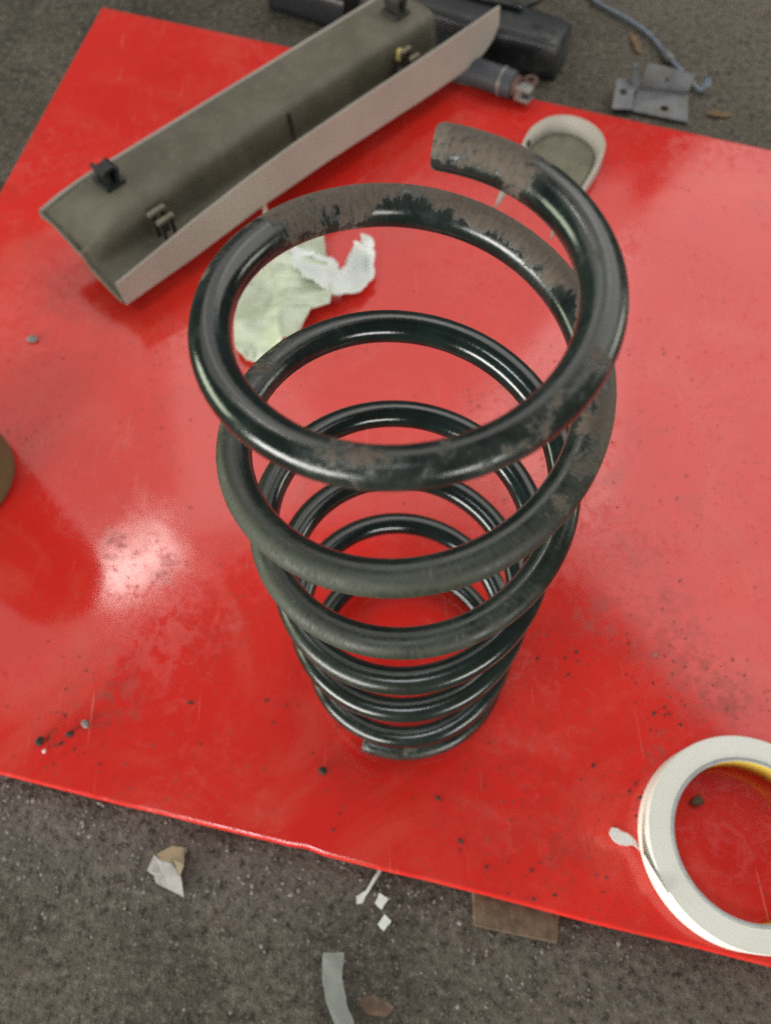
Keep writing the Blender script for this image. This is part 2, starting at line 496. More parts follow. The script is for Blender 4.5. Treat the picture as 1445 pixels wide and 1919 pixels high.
# the near edge is not quite straight: small waves and one nick
near_edge = []
for i in range(1, 60):
    f = i / 60
    x = -0.437 + f * (0.186 + 0.437); y = -0.010 + f * (-0.1777 + 0.010)
    dv = 0.0007 * noise.noise(Vector((x * 14, 0.3, 0))) + 0.0003 * noise.noise(Vector((x * 60, 1.3, 0)))
    if abs(x + 0.061) < 0.006: dv += 0.0011
    near_edge.append((x + dv * 0.26, y + dv * 0.965))
sheet_poly = sheet_poly[:1] + near_edge + sheet_poly[1:]
root = empty("red_panel", (0.05, 0.24, FL), "large glossy red sheet lying on the gritty floor under the spring", "panel")
V, F = prism_data(sheet_poly, -0.0050, 0.0)
o = mesh_obj("sheet", V, F, MAT_RED, root, smooth=False)
bevel(o, 0.0022, 4)
cx, cy = 0.156, 0.178
inner = [(cx + (x - cx) * 0.965, cy + (y - cy) * 0.965) for x, y in sheet_poly]
inner2 = [(cx + (x - cx) * 0.958, cy + (y - cy) * 0.958) for x, y in sheet_poly]
n = len(sheet_poly)
V = [(x, y, -0.0049) for x, y in inner] + [(x, y, FL) for x, y in inner] + [(x, y, FL) for x, y in inner2] + [(x, y, -0.0049) for x, y in inner2]
F = []
for i in range(n):
    j = (i + 1) % n
    for a in range(3):
        F.append((a * n + i, a * n + j, (a + 1) * n + j, (a + 1) * n + i))
mesh_obj("folded_flange", V, F, MAT_RED, root, smooth=False)

# ------------------------------------------------------------------ coil spring
ZK = [0.3368, 0.336, 0.3351, 0.3337, 0.331, 0.3277, 0.3242, 0.3194, 0.3133, 0.3067, 0.299, 0.2904, 0.2817, 0.2736, 0.2662, 0.2591, 0.2522, 0.2448, 0.2368, 0.2288, 0.2211, 0.214, 0.2072, 0.2007, 0.1939, 0.1867, 0.1792, 0.1717, 0.1643, 0.1572, 0.1504, 0.1437, 0.1368, 0.1297, 0.1223, 0.115, 0.108, 0.1013, 0.0949, 0.0883, 0.0811, 0.0718, 0.0605, 0.0485, 0.0375, 0.0288, 0.0222, 0.0180, 0.0145, 0.0115, 0.0092, 0.0076, 0.0065, 0.0060]
RK = [-0.0957, -0.1113, -0.1251, -0.1272, -0.1086, -0.0794, -0.0535, -0.0337, -0.0243, -0.0174, -0.0129, -0.0057, 0.0134, 0.031, 0.041, 0.043, 0.0425, 0.0396, 0.0353, 0.0342, 0.0349, 0.0337, 0.0304, 0.0273, 0.0239, 0.0198, 0.0158, 0.0138, 0.0131, 0.0111, 0.0085, 0.0083, 0.0083, 0.0074, 0.0062, 0.0067, 0.008, 0.0068, 0.0057, 0.012, 0.0195, 0.0218, 0.016, 0.0085, -0.0001, -0.0131, -0.0241, -0.0225, -0.0143, -0.0036, 0.0062, 0.0158, 0.0274, 0.0431]
KT0, KT1 = -0.05, 6.6
def cubic(tab, t):
    x = (t - KT0) / (KT1 - KT0) * (len(tab) - 1)
    i = max(0, min(len(tab) - 2, int(x))); f = x - i
    p = [tab[max(0, min(len(tab) - 1, i + k))] for k in (-1, 0, 1, 2)]
    return 0.5 * (2 * p[1] + (-p[0] + p[2]) * f + (2 * p[0] - 5 * p[1] + 4 * p[2] - p[3]) * f * f + (-p[0] + 3 * p[1] - 3 * p[2] + p[3]) * f ** 3)
def lin(tab, t):
    if t <= tab[0][0]: return tab[0][1]
    for (a, va), (b, vb) in zip(tab, tab[1:]):
        if t <= b:
            f = (t - a) / (b - a); f = f * f * (3 - 2 * f)
            return va + (vb - va) * f
    return tab[-1][1]
WIRE = [(0, 1.10), (0.25, 1.07), (0.5, 0.94), (0.75, 1.0), (1, 1.11), (1.25, 1.06), (1.5, 1.0), (1.75, 1.02), (2, 1.05), (2.5, 1.0), (3, 1.04), (3.5, 1.05), (5.0, 1.06), (6.6, 1.08)]
# how much dirt has settled along the wire, from the top end down
DUST = [(0.0, .48), (0.05, .50), (0.10, .55), (0.135, .48), (0.16, .33), (0.20, .30), (0.24, .38), (0.27, .31), (0.31, .39), (0.36, .38), (0.42, .41), (0.46, .34), (0.5, .42), (0.56, .39), (0.60, .30), (0.68, .24), (0.75, .30), (0.82, .42), (0.88, .52), (0.93, .57), (0.96, .56), (0.985, .46), (1.01, .34), (1.035, .38), (1.06, .53), (1.13, .52), (1.2, .42), (1.3, .36), (1.4, .34), (1.55, .30), (1.7, .34), (1.80, .42), (1.88, .40), (1.95, .28), (2.0, .15), (2.1, .18), (2.17, .30), (2.30, .30), (2.45, .32), (2.65, .34), (2.8, .22), (3.0, .10), (3.3, .20), (3.6, .12), (4, .10), (5, .12), (5.6, .30), (6.1, .20), (6.45, .30), (6.55, .40), (6.6, .44)]
# how strongly the dirt keeps to the upper and outer side
SIDE = [(0.0, .16), (0.2, .10), (0.5, .06), (0.8, .06), (0.95, .06), (1.02, .16), (1.1, .22), (1.25, .20), (1.5, .12), (2.0, .08), (6.6, .06)]
OLIVE = [(0.0, .05), (0.5, .05), (0.7, .0), (1.25, .2), (1.38, .65), (1.5, .85), (1.65, .95), (1.8, .6), (1.95, .1), (2.3, .25), (2.45, .65), (2.6, .85), (2.75, .85), (2.9, .1), (3.4, .15), (3.6, .45), (3.8, .3), (4.5, .2), (5.5, .15), (6.6, .25)]
T0, T1 = 0.035, 6.575
WR = 0.0058
NS = 48
steps = 520
P = []
for i in range(steps + 1):
    tt = T0 + (T1 - T0) * i / steps
    a = 2 * math.pi * tt
    R = 0.056 * (1 + cubic(RK, tt))
    P.append((tt, Vector((R * math.sin(a), R * math.cos(a), cubic(ZK, tt)))))
V, F, UVS, DU, OL = [], [], [], [], []
L = 0.0
def add_ring(p, tang, tt, L, scale=1.0):
    out = Vector((math.sin(2 * math.pi * tt), math.cos(2 * math.pi * tt), 0))
    out = (out - tang * out.dot(tang)).normalized()
    upv = out.cross(tang)
    if upv.z < 0: upv = -upv
    w = WR * lin(WIRE, tt) * scale
    q = Vector(p); q.z = max(q.z, w + 0.0001)
    for k in range(NS):
        ph = 2 * math.pi * k / NS
        d = out * math.cos(ph) + upv * math.sin(ph)
        lump = 1.0 + 0.012 * noise.noise(Vector((p.x, p.y, p.z)) * 60 + d * 0.7)
        V.append(q + d * w * lump)
        UVS.append((L, k / NS))
        upf = math.sin(ph)
        outf = math.cos(ph)
        DU.append(lin(DUST, tt) + lin(SIDE, tt) * (0.75 * upf + 0.65 * outf) - (0.06 if upf < -0.5 else 0))
        OL.append(lin(OLIVE, tt) * max(0.0, min(1.0, 0.50 + 0.70 * outf - 0.05 * upf)))
rings = 0
tan0 = (P[1][1] - P[0][1]).normalized(); tan1 = (P[-1][1] - P[-2][1]).normalized()
for k, s in ((0.0, 0.86), (0.0006, 0.95), (0.0013, 0.99)):
    add_ring(P[0][1] + tan0 * (k - 0.0013), tan0, P[0][0], L, s); L += 0.0006; rings += 1
for i, (tt, p) in enumerate(P):
    tang = (P[min(i + 1, steps)][1] - P[max(i - 1, 0)][1]).normalized()
    if i: L += (p - P[i - 1][1]).length
    add_ring(p, tang, tt, L); rings += 1
for k, s in ((0.0, 0.99), (0.0005, 0.95), (0.0009, 0.88)):
    add_ring(P[-1][1] + tan1 * (k + 0.0002), tan1, P[-1][0], L, s); L += 0.0005; rings += 1
for i in range(rings - 1):
    for k in range(NS):
        k2 = (k + 1) % NS
        F.append((i * NS + k, i * NS + k2, (i + 1) * NS + k2, (i + 1) * NS + k))
F.append(tuple(range(NS))); F.append(tuple((rings - 1) * NS + k for k in reversed(range(NS))))
spring = mesh_obj("coil_spring", V, F, MAT_SPRING, origin=(0, 0, 0))
fix_normals(spring)
me = spring.data
for nm, arr in (("dust", DU), ("olive", OL)):
    at = me.attributes.new(nm, 'FLOAT', 'POINT'); at.data.foreach_set("value", arr)
uvl = me.uv_layers.new(name="UVMap")
for lp in me.loops:
    u, v_ = UVS[lp.vertex_index]
    uvl.data[lp.index].uv = (u, 1 - abs(2 * v_ - 1))
tag(spring, "tall dusty black steel coil spring standing upright on the red sheet", "spring")

# ------------------------------------------------------------------ long beige trim strip
E_ = Vector((0.735, 0.678, 0)).normalized(); N_ = Vector((-E_.y, E_.x, 0)); O_ = Vector((-0.2048, 0.2879, 0))
LEN = 0.438
def TR(s, n, z):           # left-end / right-end heights blend along the strip
    f = s / LEN
    lift = 0.003 * f
    sh = -0.004 * f * (n > 0.04)
    p = O_ + E_ * s + N_ * (n + sh)
    return Vector((p.x, p.y, z + lift))
root = empty("trim_strip", (-0.06, 0.46, 0.0), "long beige plastic trim strip lying hollow side up across the sheet corner", "trim")
# outer (near) wall: tall band with a rounded pointed far end
def wall_outline():
    tt_ = ((0, .0395), (.04, .0445), (.08, .0495), (.144, .0550), (.19, .0572), (.25, .0575), (.36, .0560), (.44, .0560))
    bb_ = ((0, .0172), (.07, .0185), (.14, .0225), (.22, .0222), (.344, .0175), (.39, .0165), (.415, .0195), (.430, .0270), (.438, .0400))
    def pl_(tab, s):
        for (a, va), (b, vb) in zip(tab, tab[1:]):
            if s <= b + 1e-9: return va + (vb - va) * (s - a) / (b - a)
        return tab[-1][1]
    ss = [i * LEN / 60 for i in range(61)]
    return [(s, pl_(tt_, s)) for s in ss], [(s, pl_(bb_, s)) for s in ss]
top, bot = wall_outline()
V, F = [], []
TH = 0.0022
for (s, zt_), (_, zb) in zip(top, bot):
    bow = 0.0012 * math.sin(math.pi * s / LEN)
    V += [TR(s, -bow, zb), TR(s, 0.0012 - bow, zt_), TR(s, 0.0012 + TH - bow, zt_), TR(s, TH - bow, zb)]
m = len(top)
for i in range(m - 1):
    for k in range(4):
        k2 = (k + 1) % 4
        F.append((i * 4 + k, i * 4 + k2, (i + 1) * 4 + k2, (i + 1) * 4 + k))
F += [(0, 1, 2, 3), ((m - 1) * 4 + 3, (m - 1) * 4 + 2, (m - 1) * 4 + 1, (m - 1) * 4)]
o = mesh_obj("side_wall", V, F, MAT_TRIM_OUT, root, smooth=False); fix_normals(o); bevel(o, 0.0006, 2)
# trough and ledge: one moulded profile swept along the strip
prof = [(0.0026, 0.0195), (0.006, 0.0197), (0.020, 0.0200), (0.032, 0.0203), (0.0365, 0.0210), (0.0392, 0.0232), (0.0412, 0.0290), (0.0435, 0.040), (0.0452, 0.0470), (0.0470, 0.0505), (0.0505, 0.0522), (0.060, 0.0528), (0.078, 0.0526), (0.0905, 0.0518), (0.0945, 0.0528), (0.0975, 0.0542), (0.0988, 0.0532), (0.0992, 0.0500), (0.0996, 0.0450)]
V, F = [], []
SM = 44
SEND = 0.392
def mould(s, n, z):
    w = 0.0
    if s < 0.05:                       # the drop softens and the ledge rounds down at the left end
        f = 1 - s / 0.05
        f = f * f * (3 - 2 * f)
        mid = max(0.0, 1 - abs(n - 0.044) / 0.03)
        z = z + (0.034 - z) * 0.65 * f * mid
        if n > 0.05: z -= 0.005 * f
    return z
for i in range(SM + 1):
    s = SEND * i / SM
    for (n_, z_) in prof:
        se = s
        if i == 0: se = -0.001
        V.append(TR(max(0.0, se), n_, mould(s, n_, z_)) + (E_ * min(0.0, se)))
np_ = len(prof)
for i in range(SM):
    for k in range(np_ - 1):
        F.append((i * np_ + k, (i + 1) * np_ + k, (i + 1) * np_ + k + 1, i * np_ + k + 1))
o = mesh_obj("trough", V, F, MAT_TRIM_IN, root); fix_normals(o)
sol = o.modifiers.new("thick", 'SOLIDIFY'); sol.thickness = 0.002; sol.offset = 0
# edge bead along the ledge's back and the left end
bead = [TR(s, 0.0976, 0.0545 - 0.005 * max(0.0, 1 - s / 0.05) ** 2) for s in [SEND * i / 20 for i in range(21)]]
mesh_obj("edge_bead", *tube_data(bead, 0.0016, 8), MAT_TRIM_OUT, root)
endbead = [TR(0.0, n_, mould(0, n_, z_) + 0.0004) - E_ * 0.0006 for n_, z_ in prof[:16]]
mesh_obj("end_bead", *tube_data(endbead, 0.0014, 8), MAT_TRIM_IN, root)
# end rib at the right of the ledge
rib = [TR(SEND, n_, z_) for n_, z_ in prof[:16]]
mesh_obj("end_rib", *tube_data(rib, 0.0015, 8), MAT_TRIM_IN, root)
# middle rib on the drop
rb = [TR(0.213, n_, z_) for n_, z_ in ((0.018, 0.0205), (0.0340, 0.0215), (0.0385, 0.0250), (0.0405, 0.0340), (0.0440, 0.0480))]
mesh_obj("cross_rib", *tube_data(rb, 0.0012, 8), MAT_CLIP_DARK, root)
# doghouse clip towers in the trough
def tower(s, n, mat, barmat, w=0.0080):
    z0 = 0.020
    Z = Vector((0, 0, 1))
    for dn, zz in ((0.0055, 0.0015), (-0.0055, 0.0)):
        c = TR(s, n + dn, z0 + 0.0110 + zz)
        for ds in (-w * 0.55, w * 0.6):
            o = mesh_obj("clip_post", *box_data(c + E_ * ds, E_, N_, Z, 0.0014, 0.0010, 0.0120), mat, root, smooth=False)
            bevel(o, 0.0003, 2)
        o = mesh_obj("clip_bar", *box_data(c + Z * 0.0125, E_, N_, Z, w, 0.0021, 0.0016), barmat, root, smooth=False)
        bevel(o, 0.0006, 2)
tower(0.066, 0.030, MAT_CLIP_DARK, MAT_CLIP_BROWN)
tower(0.346, 0.026, MAT_CLIP_DARK, MAT_CLIP_BROWN, 0.0055)
c = TR(0.342, 0.036, 0.041)
o = mesh_obj("yellow_clip", *box_data(c, (E_ + N_ * 0.5).normalized(), (N_ - E_ * 0.5).normalized(), Vector((0, 0, 1)), 0.0038, 0.0022, 0.004), MAT_YELLOW_CLIP, root, smooth=False)
bevel(o, 0.001, 2); o["label"] = "small yellow plastic clip"
c = TR(0.334, 0.030, 0.030)
o = mesh_obj("clip_barrel", *tube_data([c - E_ * 0.003, c + E_ * 0.006], 0.004, 12), MAT_CLIP_DARK, root)
# black spring clips on the ledge
def ledge_clip(s, n, mat, sc):
    Z = Vector((0, 0, 1))
    c = TR(s, n, 0.0525)
    d1 = box_data(c + Z * 0.0012 * sc, E_, N_, Z, 0.0050 * sc, 0.0062 * sc, 0.0014 * sc)
    d2 = box_data(c + Z * 0.0050 * sc - E_ * 0.0022 * sc, (E_ + Z * 0.25).normalized(), N_, (Z - E_ * 0.25).normalized(), 0.0010 * sc, 0.0052 * sc, 0.0046 * sc)
    d3 = box_data(c + Z * 0.0048 * sc + E_ * 0.0026 * sc, (E_ - Z * 0.3).normalized(), N_, (Z + E_ * 0.3).normalized(), 0.0010 * sc, 0.0048 * sc, 0.0040 * sc)
    d4 = box_data(c + Z * 0.0080 * sc, E_, N_, Z, 0.0030 * sc, 0.0036 * sc, 0.0009 * sc)
    o = mesh_obj("ledge_clip", *merge(d1, d2, d3, d4), mat, root, smooth=False)
    bevel(o, 0.0004, 2)
ledge_clip(0.056, 0.080, MAT_CLIP_BLACK, 1.75)
ledge_clip(0.368, 0.070, MAT_CLIP_DARK, 1.7)
o = mesh_obj("screw_mark", *tube_data([TR(0.318, 0.071, 0.0525), TR(0.318, 0.071, 0.0535)], 0.0022, 12), MAT_CLIP_DARK, root)
# little white foot under the wall
pg = TR(0.147, 0.0022, 0.0)
for s, nn in ((0.147, 0.004), (0.05, 0.030), (0.2, 0.085), (0.07, 0.085)):
    b = TR(s, nn, 0.0)
    mesh_obj("foot_peg", *tube_data([(b.x, b.y, 0.0), (b.x, b.y, 0.004), (b.x, b.y, 0.0045), (b.x, b.y, TR(s, nn, 0.0200 if nn < 0.05 else 0.0510).z)], [0.0035, 0.0035, 0.0022, 0.0020], 12), MAT_WHITE_PEG if s > 0.1 else MAT_TRIM_IN, root)

# ------------------------------------------------------------------ masking tape roll
TC = (0.183, -0.116)
root = empty("masking_tape_roll", (TC[0], TC[1], 0.0), "white masking tape roll with a yellow core at the right edge", "tape roll")
V, F = lathe_data([(0.0432, 0.0004), (0.0548, 0.0004), (0.0554, 0.0010), (0.0555, 0.0212), (0.0550, 0.0219), (0.0432, 0.0220), (0.0432, 0.0004)], TC, 96)
o = mesh_obj("wound_tape", V, F, MAT_TAPE, root); fix_normals(o); smooth_by_angle(o, 0.7)
V, F = lathe_data([(0.0431, 0.0218), (0.0427, 0.0224), (0.0416, 0.0224), (0.0411, 0.0219)], TC, 96)
o = mesh_obj("core_rim", V, F, MAT_CORE, root)
V, F = lathe_data([(0.0411, 0.0219), (0.0411, 0.0004), (0.0430, 0.0002)], TC, 96)
o = mesh_obj("core", V, F, MAT_CORE_IN, root)
# loose end peeled away on the left
V, F = [], []
pathT = [(-0.0500, -0.0245, 0.016, 0.0085), (-0.0550, -0.0125, 0.0135, 0.0080), (-0.0580, -0.0040, 0.0125, 0.0060), (-0.0610, 0.0010, 0.0130, 0.0040), (-0.0645, 0.0030, 0.0140, 0.0044), (-0.0690, 0.0040, 0.0150, 0.0050), (-0.0720, 0.0058, 0.0160, 0.0050), (-0.0745, 0.0075, 0.0175, 0.0034)]
cent = catmull([(x, y, z) for x, y, z, w in pathT], 5)
wd = catmull([(w, 0, 0) for x, y, z, w in pathT], 5)
for i, (p, w) in enumerate(zip(cent, wd)):
    f = i / (len(cent) - 1)
    twist = 0.15 + 0.75 * min(1, max(0, (f - 0.25) / 0.35))
    tang = (cent[min(i + 1, len(cent) - 1)] - cent[max(i - 1, 0)]).normalized()
    side = Vector((0, 0, 1)) * math.cos(twist) + Vector((-tang.y, tang.x, 0)).normalized() * math.sin(twist)
    for k in range(7):
        u = k / 6 * 2 - 1
        q = Vector((TC[0] + p.x, TC[1] + p.y, p.z)) + side * (w.x * u)
        q.z += 0.0012 * math.sin(u * 2.2 + f * 5) * f
        if f > 0.75: q += tang * (0.0016 * noise.noise(Vector((k * 1.7, 3.3, 1.0)))) * (f - 0.75) * 4
        V.append(q)
for i in range(len(cent) - 1):
    for k in range(6):
        F.append((i * 7 + k, i * 7 + k + 1, (i + 1) * 7 + k + 1, (i + 1) * 7 + k))
o = mesh_obj("loose_tail", V, F, MAT_TAIL, root)
sol = o.modifiers.new("thick", 'SOLIDIFY'); sol.thickness = 0.0002

# ------------------------------------------------------------------ olive container at the left edge
JC = (-0.3215, 0.1455)
prof = [(0.0005, 0.0), (0.0420, 0.0), (0.0455, 0.0012), (0.0470, 0.004), (0.0472, 0.010), (0.0440, 0.190), (0.0425, 0.200), (0.036, 0.213), (0.020, 0.222), (0.018, 0.226)]
root = empty("round_container", (JC[0], JC[1], 0.0), "olive brown round container cut off by the left edge of the picture", "container")
V, F = lathe_data(prof, JC, 72)
mesh_obj("body", V, F, MAT_JAR, root)
V, F = lathe_data([(0.0185, 0.2225), (0.0200, 0.2235), (0.0200, 0.243), (0.0185, 0.245), (0.0004, 0.245)], JC, 40)
mesh_obj("cap", V, F, MAT_CLIP_BLACK, root)

# ------------------------------------------------------------------ cream D-shaped cover behind the spring
root = empty("plastic_cover", (0.155, 0.43, 0.0), "small cream horseshoe shaped plastic cover behind the top of the spring", "cover")
left_tip, right_tip = Vector((0.0965, 0.394)), Vector((0.1399, 0.355))
arc = catmull([(0.0965, 0.394, 0), (0.1095, 0.424, 0), (0.1230, 0.451, 0), (0.1360, 0.4745, 0), (0.1550, 0.4890, 0), (0.1760, 0.4890, 0), (0.1930, 0.4760, 0), (0.2000, 0.4560, 0), (0.1945, 0.4340, 0), (0.1780, 0.4070, 0), (0.1600, 0.3820, 0), (0.1399, 0.355, 0)], 6)
m = len(arc)
V, F = [], []
inner_pts = []
mid = Vector((0.155, 0.43, 0))
for i, p in enumerate(arc):
    f = i / (m - 1)
    tang = (arc[min(i + 1, m - 1)] - arc[max(i - 1, 0)]).normalized()
    nin = Vector((tang.y, -tang.x, 0))
    e = min(f, 1 - f)
    h = 0.0170 * min(1.0, 0.05 + 3.4 * e)
    th = 0.0020 * min(1.0, 0.10 + 12 * e)
    slope = 0.0105 * min(1.0, 0.02 + 3.0 * e) if e < 0.3 else 0.0105
    leg = 0.0042 * min(1.0, e * 14) * max(0.0, 1 - e / 0.30)
    a = p; b = p; c2 = p + nin * th; d = p + nin * (th + slope * 0.55 + leg)
    V += [(a.x, a.y, 0.0), (b.x, b.y, h * 0.95), (b.x + nin.x * 0.0007, b.y + nin.y * 0.0007, h), (c2.x, c2.y, h), (d.x, d.y, 0.0)]
    inner_pts.append((d.x, d.y))
for i in range(m - 1):
    for k in range(5):
        k2 = (k + 1) % 5
        F.append((i * 5 + k, i * 5 + k2, (i + 1) * 5 + k2, (i + 1) * 5 + k))
F += [(0, 1, 2, 3, 4), tuple((m - 1) * 5 + k for k in (4, 3, 2, 1, 0))]
o = mesh_obj("rim", V, F, MAT_COVER, root); fix_normals(o)
pl = inner_pts[9:m - 9]
V = [(x, y, 0.0030) for x, y in pl]; 
o = mesh_obj("dish", V, [tuple(range(len(pl)))], MAT_COVER_IN, root, smooth=False); fix_normals(o)
sol = o.modifiers.new("thick", 'SOLIDIFY'); sol.thickness = 0.003; sol.offset = -1 if o.data.polygons[0].normal.z > 0 else 1
for (x, y) in ((0.1935, 0.437), (0.1335, 0.4640)):
    o = mesh_obj("clip_slot", *box_data((x, y, 0.0075), Vector((0.6, 0.8, 0)), Vector((-0.8, 0.6, 0)), Vector((0, 0, 1)), 0.0030, 0.0015, 0.0042), MAT_CLIP_DARK, root, smooth=False)
    bevel(o, 0.0005, 2)

# ------------------------------------------------------------------ crumpled masking paper
def crumple(name, poly, amp, seed, mat, label, cat, res=0.0028, z0=0.0015, fold=None):
    xs = [p[0] for p in poly]; ys = [p[1] for p in poly]
    c0 = Vector((sum(xs) / len(xs), sum(ys) / len(ys), 0))
    bm = bmesh.new()
    vs_ = [bm.verts.new((x, y, 0)) for x, y in poly]
    bm.faces.new(vs_)
    nx = int((max(xs) - min(xs)) / res); ny = int((max(ys) - min(ys)) / res)
    for i in range(1, nx):
        bmesh.ops.bisect_plane(bm, geom=bm.verts[:] + bm.edges[:] + bm.faces[:], plane_co=(min(xs) + i * res, 0, 0), plane_no=(1, 0.13, 0))
    for i in range(1, ny):
        bmesh.ops.bisect_plane(bm, geom=bm.verts[:] + bm.edges[:] + bm.faces[:], plane_co=(0, min(ys) + i * res, 0), plane_no=(0.1, 1, 0))
    bmesh.ops.triangulate(bm, faces=bm.faces)
    for v in bm.verts:
        p = Vector((v.co.x * 20, v.co.y * 20, seed))
        rid = abs(noise.noise(p)) * 1.3 + abs(noise.noise(p * 2.1 + Vector((4, 1, 0)))) * 0.8 + abs(noise.noise(p * 4.3)) * 0.35 + abs(noise.noise(p * 9)) * 0.10
        edge = min(((v.co.x - a[0]) ** 2 + (v.co.y - a[1]) ** 2) ** 0.5 for a in poly)
        z = z0 + amp * rid
        if fold: z += fold(v.co)
        v.co.x += 0.0012 * noise.noise(p * 3 + Vector((9, 0, 0))); v.co.y += 0.0012 * noise.noise(p * 3 + Vector((0, 9, 0)))
        v.co.z = z
        v.co -= c0
    me = bpy.data.meshes.new(name); bm.to_mesh(me); bm.free()
    me.materials.append(mat)
    me.polygons.foreach_set("use_smooth", [True] * len(me.polygons))
    o = bpy.data.objects.new(name, me); o.location = c0; link(o)
    zmin = min(v.co.z for v in me.vertices)
    sol = o.modifiers.new("thick", 'SOLIDIFY'); sol.thickness = 0.0003
    return tag(o, label, cat)
gp = [(-0.0897, 0.375), (-0.0517, 0.3720), (-0.0480, 0.345), (-0.0468, 0.318), (-0.0430, 0.300), (-0.0444, 0.2815), (-0.0602, 0.2763), (-0.0640, 0.266), (-0.0706, 0.2555), (-0.0900, 0.2362), (-0.1100, 0.2380), (-0.1190, 0.2480), (-0.1215, 0.2689), (-0.1215, 0.3132), (-0.1113, 0.3459)]
crumple("crumpled_paper", gp, 0.0120, 3.1, MAT_GREENPAPER, "large pale green crumpled piece of masking paper behind the spring", "paper",
        fold=lambda p: 0.010 * math.exp(-abs(p.x + 0.086 + 0.1 * (p.y - 0.3)) / 0.006) + 0.007 * math.exp(-abs(p.y - 0.325 + 0.2 * (p.x + 0.08)) / 0.006) + 0.010 * max(0.0, (p.x + 0.075) / 0.03))
# curled white strip lying over it
pc = catmull([(-0.0640, 0.3300, 0.0260), (-0.0655, 0.3240, 0.0230), (-0.0590, 0.3165, 0.0215), (-0.0490, 0.3100, 0.0195), (-0.0390, 0.3060, 0.0125), (-0.0290, 0.3090, 0.0075), (-0.0215, 0.3210, 0.0060), (-0.0175, 0.3330, 0.0110), (-0.0165, 0.3390, 0.0185), (-0.0185, 0.3395, 0.0220)], 6)
V, F = [], []
m = len(pc)
for i, p in enumerate(pc):
    f = i / (m - 1)
    tang = (pc[min(i + 1, m - 1)] - pc[max(i - 1, 0)]); tang.z = 0; tang.normalize()
    side = Vector((-tang.y, tang.x, 0))
    hw = 0.0125 * (0.75 + 0.35 * math.sin(math.pi * min(1, f * 1.15))) * (1.0 - 0.35 * max(0, f - 0.7) / 0.3)
    for k in range(9):
        u = k / 8 * 2 - 1
        q = p + side * hw * u * (1 + (0.28 * noise.noise(Vector((f * 13, 2.0 * (u > 0), 2))) + 0.18 * noise.noise(Vector((f * 40, 2.0 * (u > 0), 7)))) * abs(u))
        q.z += 0.0035 * abs(u) * (0.3 + f) + 0.0030 * noise.noise(Vector((f * 7, u * 1.6, 5))) + 0.003 * (u > 0.5) * f
        V.append(q)
for i in range(m - 1):
    for k in range(8):
        F.append((i * 9 + k, i * 9 + k + 1, (i + 1) * 9 + k + 1, (i + 1) * 9 + k))
o = mesh_obj("curled_paper", V, F, MAT_PAPER, origin=(-0.04, 0.315, 0.0))
sol = o.modifiers.new("thick", 'SOLIDIFY'); sol.thickness = 0.0003
tag(o, "curled white strip of tape on the edge of the green paper", "paper")

# ------------------------------------------------------------------ dark car parts behind the sheet
def loft(name, secs, mat, parent=None, origin=None, closed_ends=True, bev=0.0):
    """secs: list of lists of points, same count"""
    n = len(secs[0]); V = [p for s in secs for p in s]; F = []
    for i in range(len(secs) - 1):
        for k in range(n):
            k2 = (k + 1) % n
            F.append((i * n + k, i * n + k2, (i + 1) * n + k2, (i + 1) * n + k))
    F.append(tuple(range(n))); F.append(tuple((len(secs) - 1) * n + k for k in reversed(range(n))))
    o = mesh_obj(name, V, F, mat, parent, smooth=True, origin=origin)
    fix_normals(o)
    smooth_by_angle(o, 0.75)
    if bev: bevel(o, bev, 3, 0.5)
    return o
def rrect(c, ex, ez, w, h, r, k=4):
    out = []
    for sx, sz, a0 in ((1, 1, 0), (-1, 1, 90), (-1, -1, 180), (1, -1, 270)):
        for i in range(k + 1):
            a = math.radians(a0 + 90 * i / k)
            out.append(Vector(c) + ex * (sx * (w / 2 - r) + r * math.cos(a)) + ez * (sz * (h / 2 - r) + r * math.sin(a)))
    return out
root = empty("black_duct", (0.12, 0.62, FL), "black plastic duct with a blunt end lying behind the trim strip", "car part")
ax = Vector((0.885, -0.466, 0)).normalized(); sd = Vector((-ax.y, ax.x, 0)); Z = Vector((0, 0, 1))
b0 = Vector((0.172, 0.602, 0))
secs = []
for d, w, hgt, r in ((-0.190, 0.064, 0.044, 0.008), (-0.100, 0.062, 0.042, 0.008), (-0.050, 0.056, 0.041, 0.008), (-0.030, 0.050, 0.040, 0.007), (0.0, 0.046, 0.038, 0.006), (0.012, 0.044, 0.036, 0.006), (0.0145, 0.040, 0.031, 0.006)):
    c = b0 + ax * d + sd * (0.006 if d < -0.06 else 0.0)
    secs.append(rrect((c.x, c.y, FL + hgt / 2), sd, Z, w, hgt, r))
loft("duct_body", secs, MAT_BLACK, root)
secs = []
for d, w in ((-0.20, 0.010), (-0.10, 0.010), (-0.05, 0.007), (-0.035, 0.003)):
    c = b0 + ax * d + sd * 0.010
    secs.append(rrect((c.x, c.y, FL + 0.044), sd, Z, w, 0.006, 0.002, 2))
loft("raised_rib", secs, MAT_CLIP_BLACK, root)
secs = []
for d in (-0.018, -0.004, 0.004):
    c = b0 + ax * d - sd * 0.010
    secs.append(rrect((c.x, c.y, FL + 0.0385), sd, Z, 0.014, 0.003, 0.001, 2))
loft("moulded_lug", secs, MAT_BLACK, root)

o = loft("black_box", [rrect((-0.100 + 0.02 * k, 0.7450 - 0.012 * k, FL + 0.018), Vector((0.3, 1, 0)).normalized(), Z, 0.062, 0.036, 0.006) for k in range(0, 5)], MAT_CLIP_BLACK, origin=(-0.06, 0.722, FL))
tag(o, "matte black plastic box at the top edge, left of the trim strip", "car part")

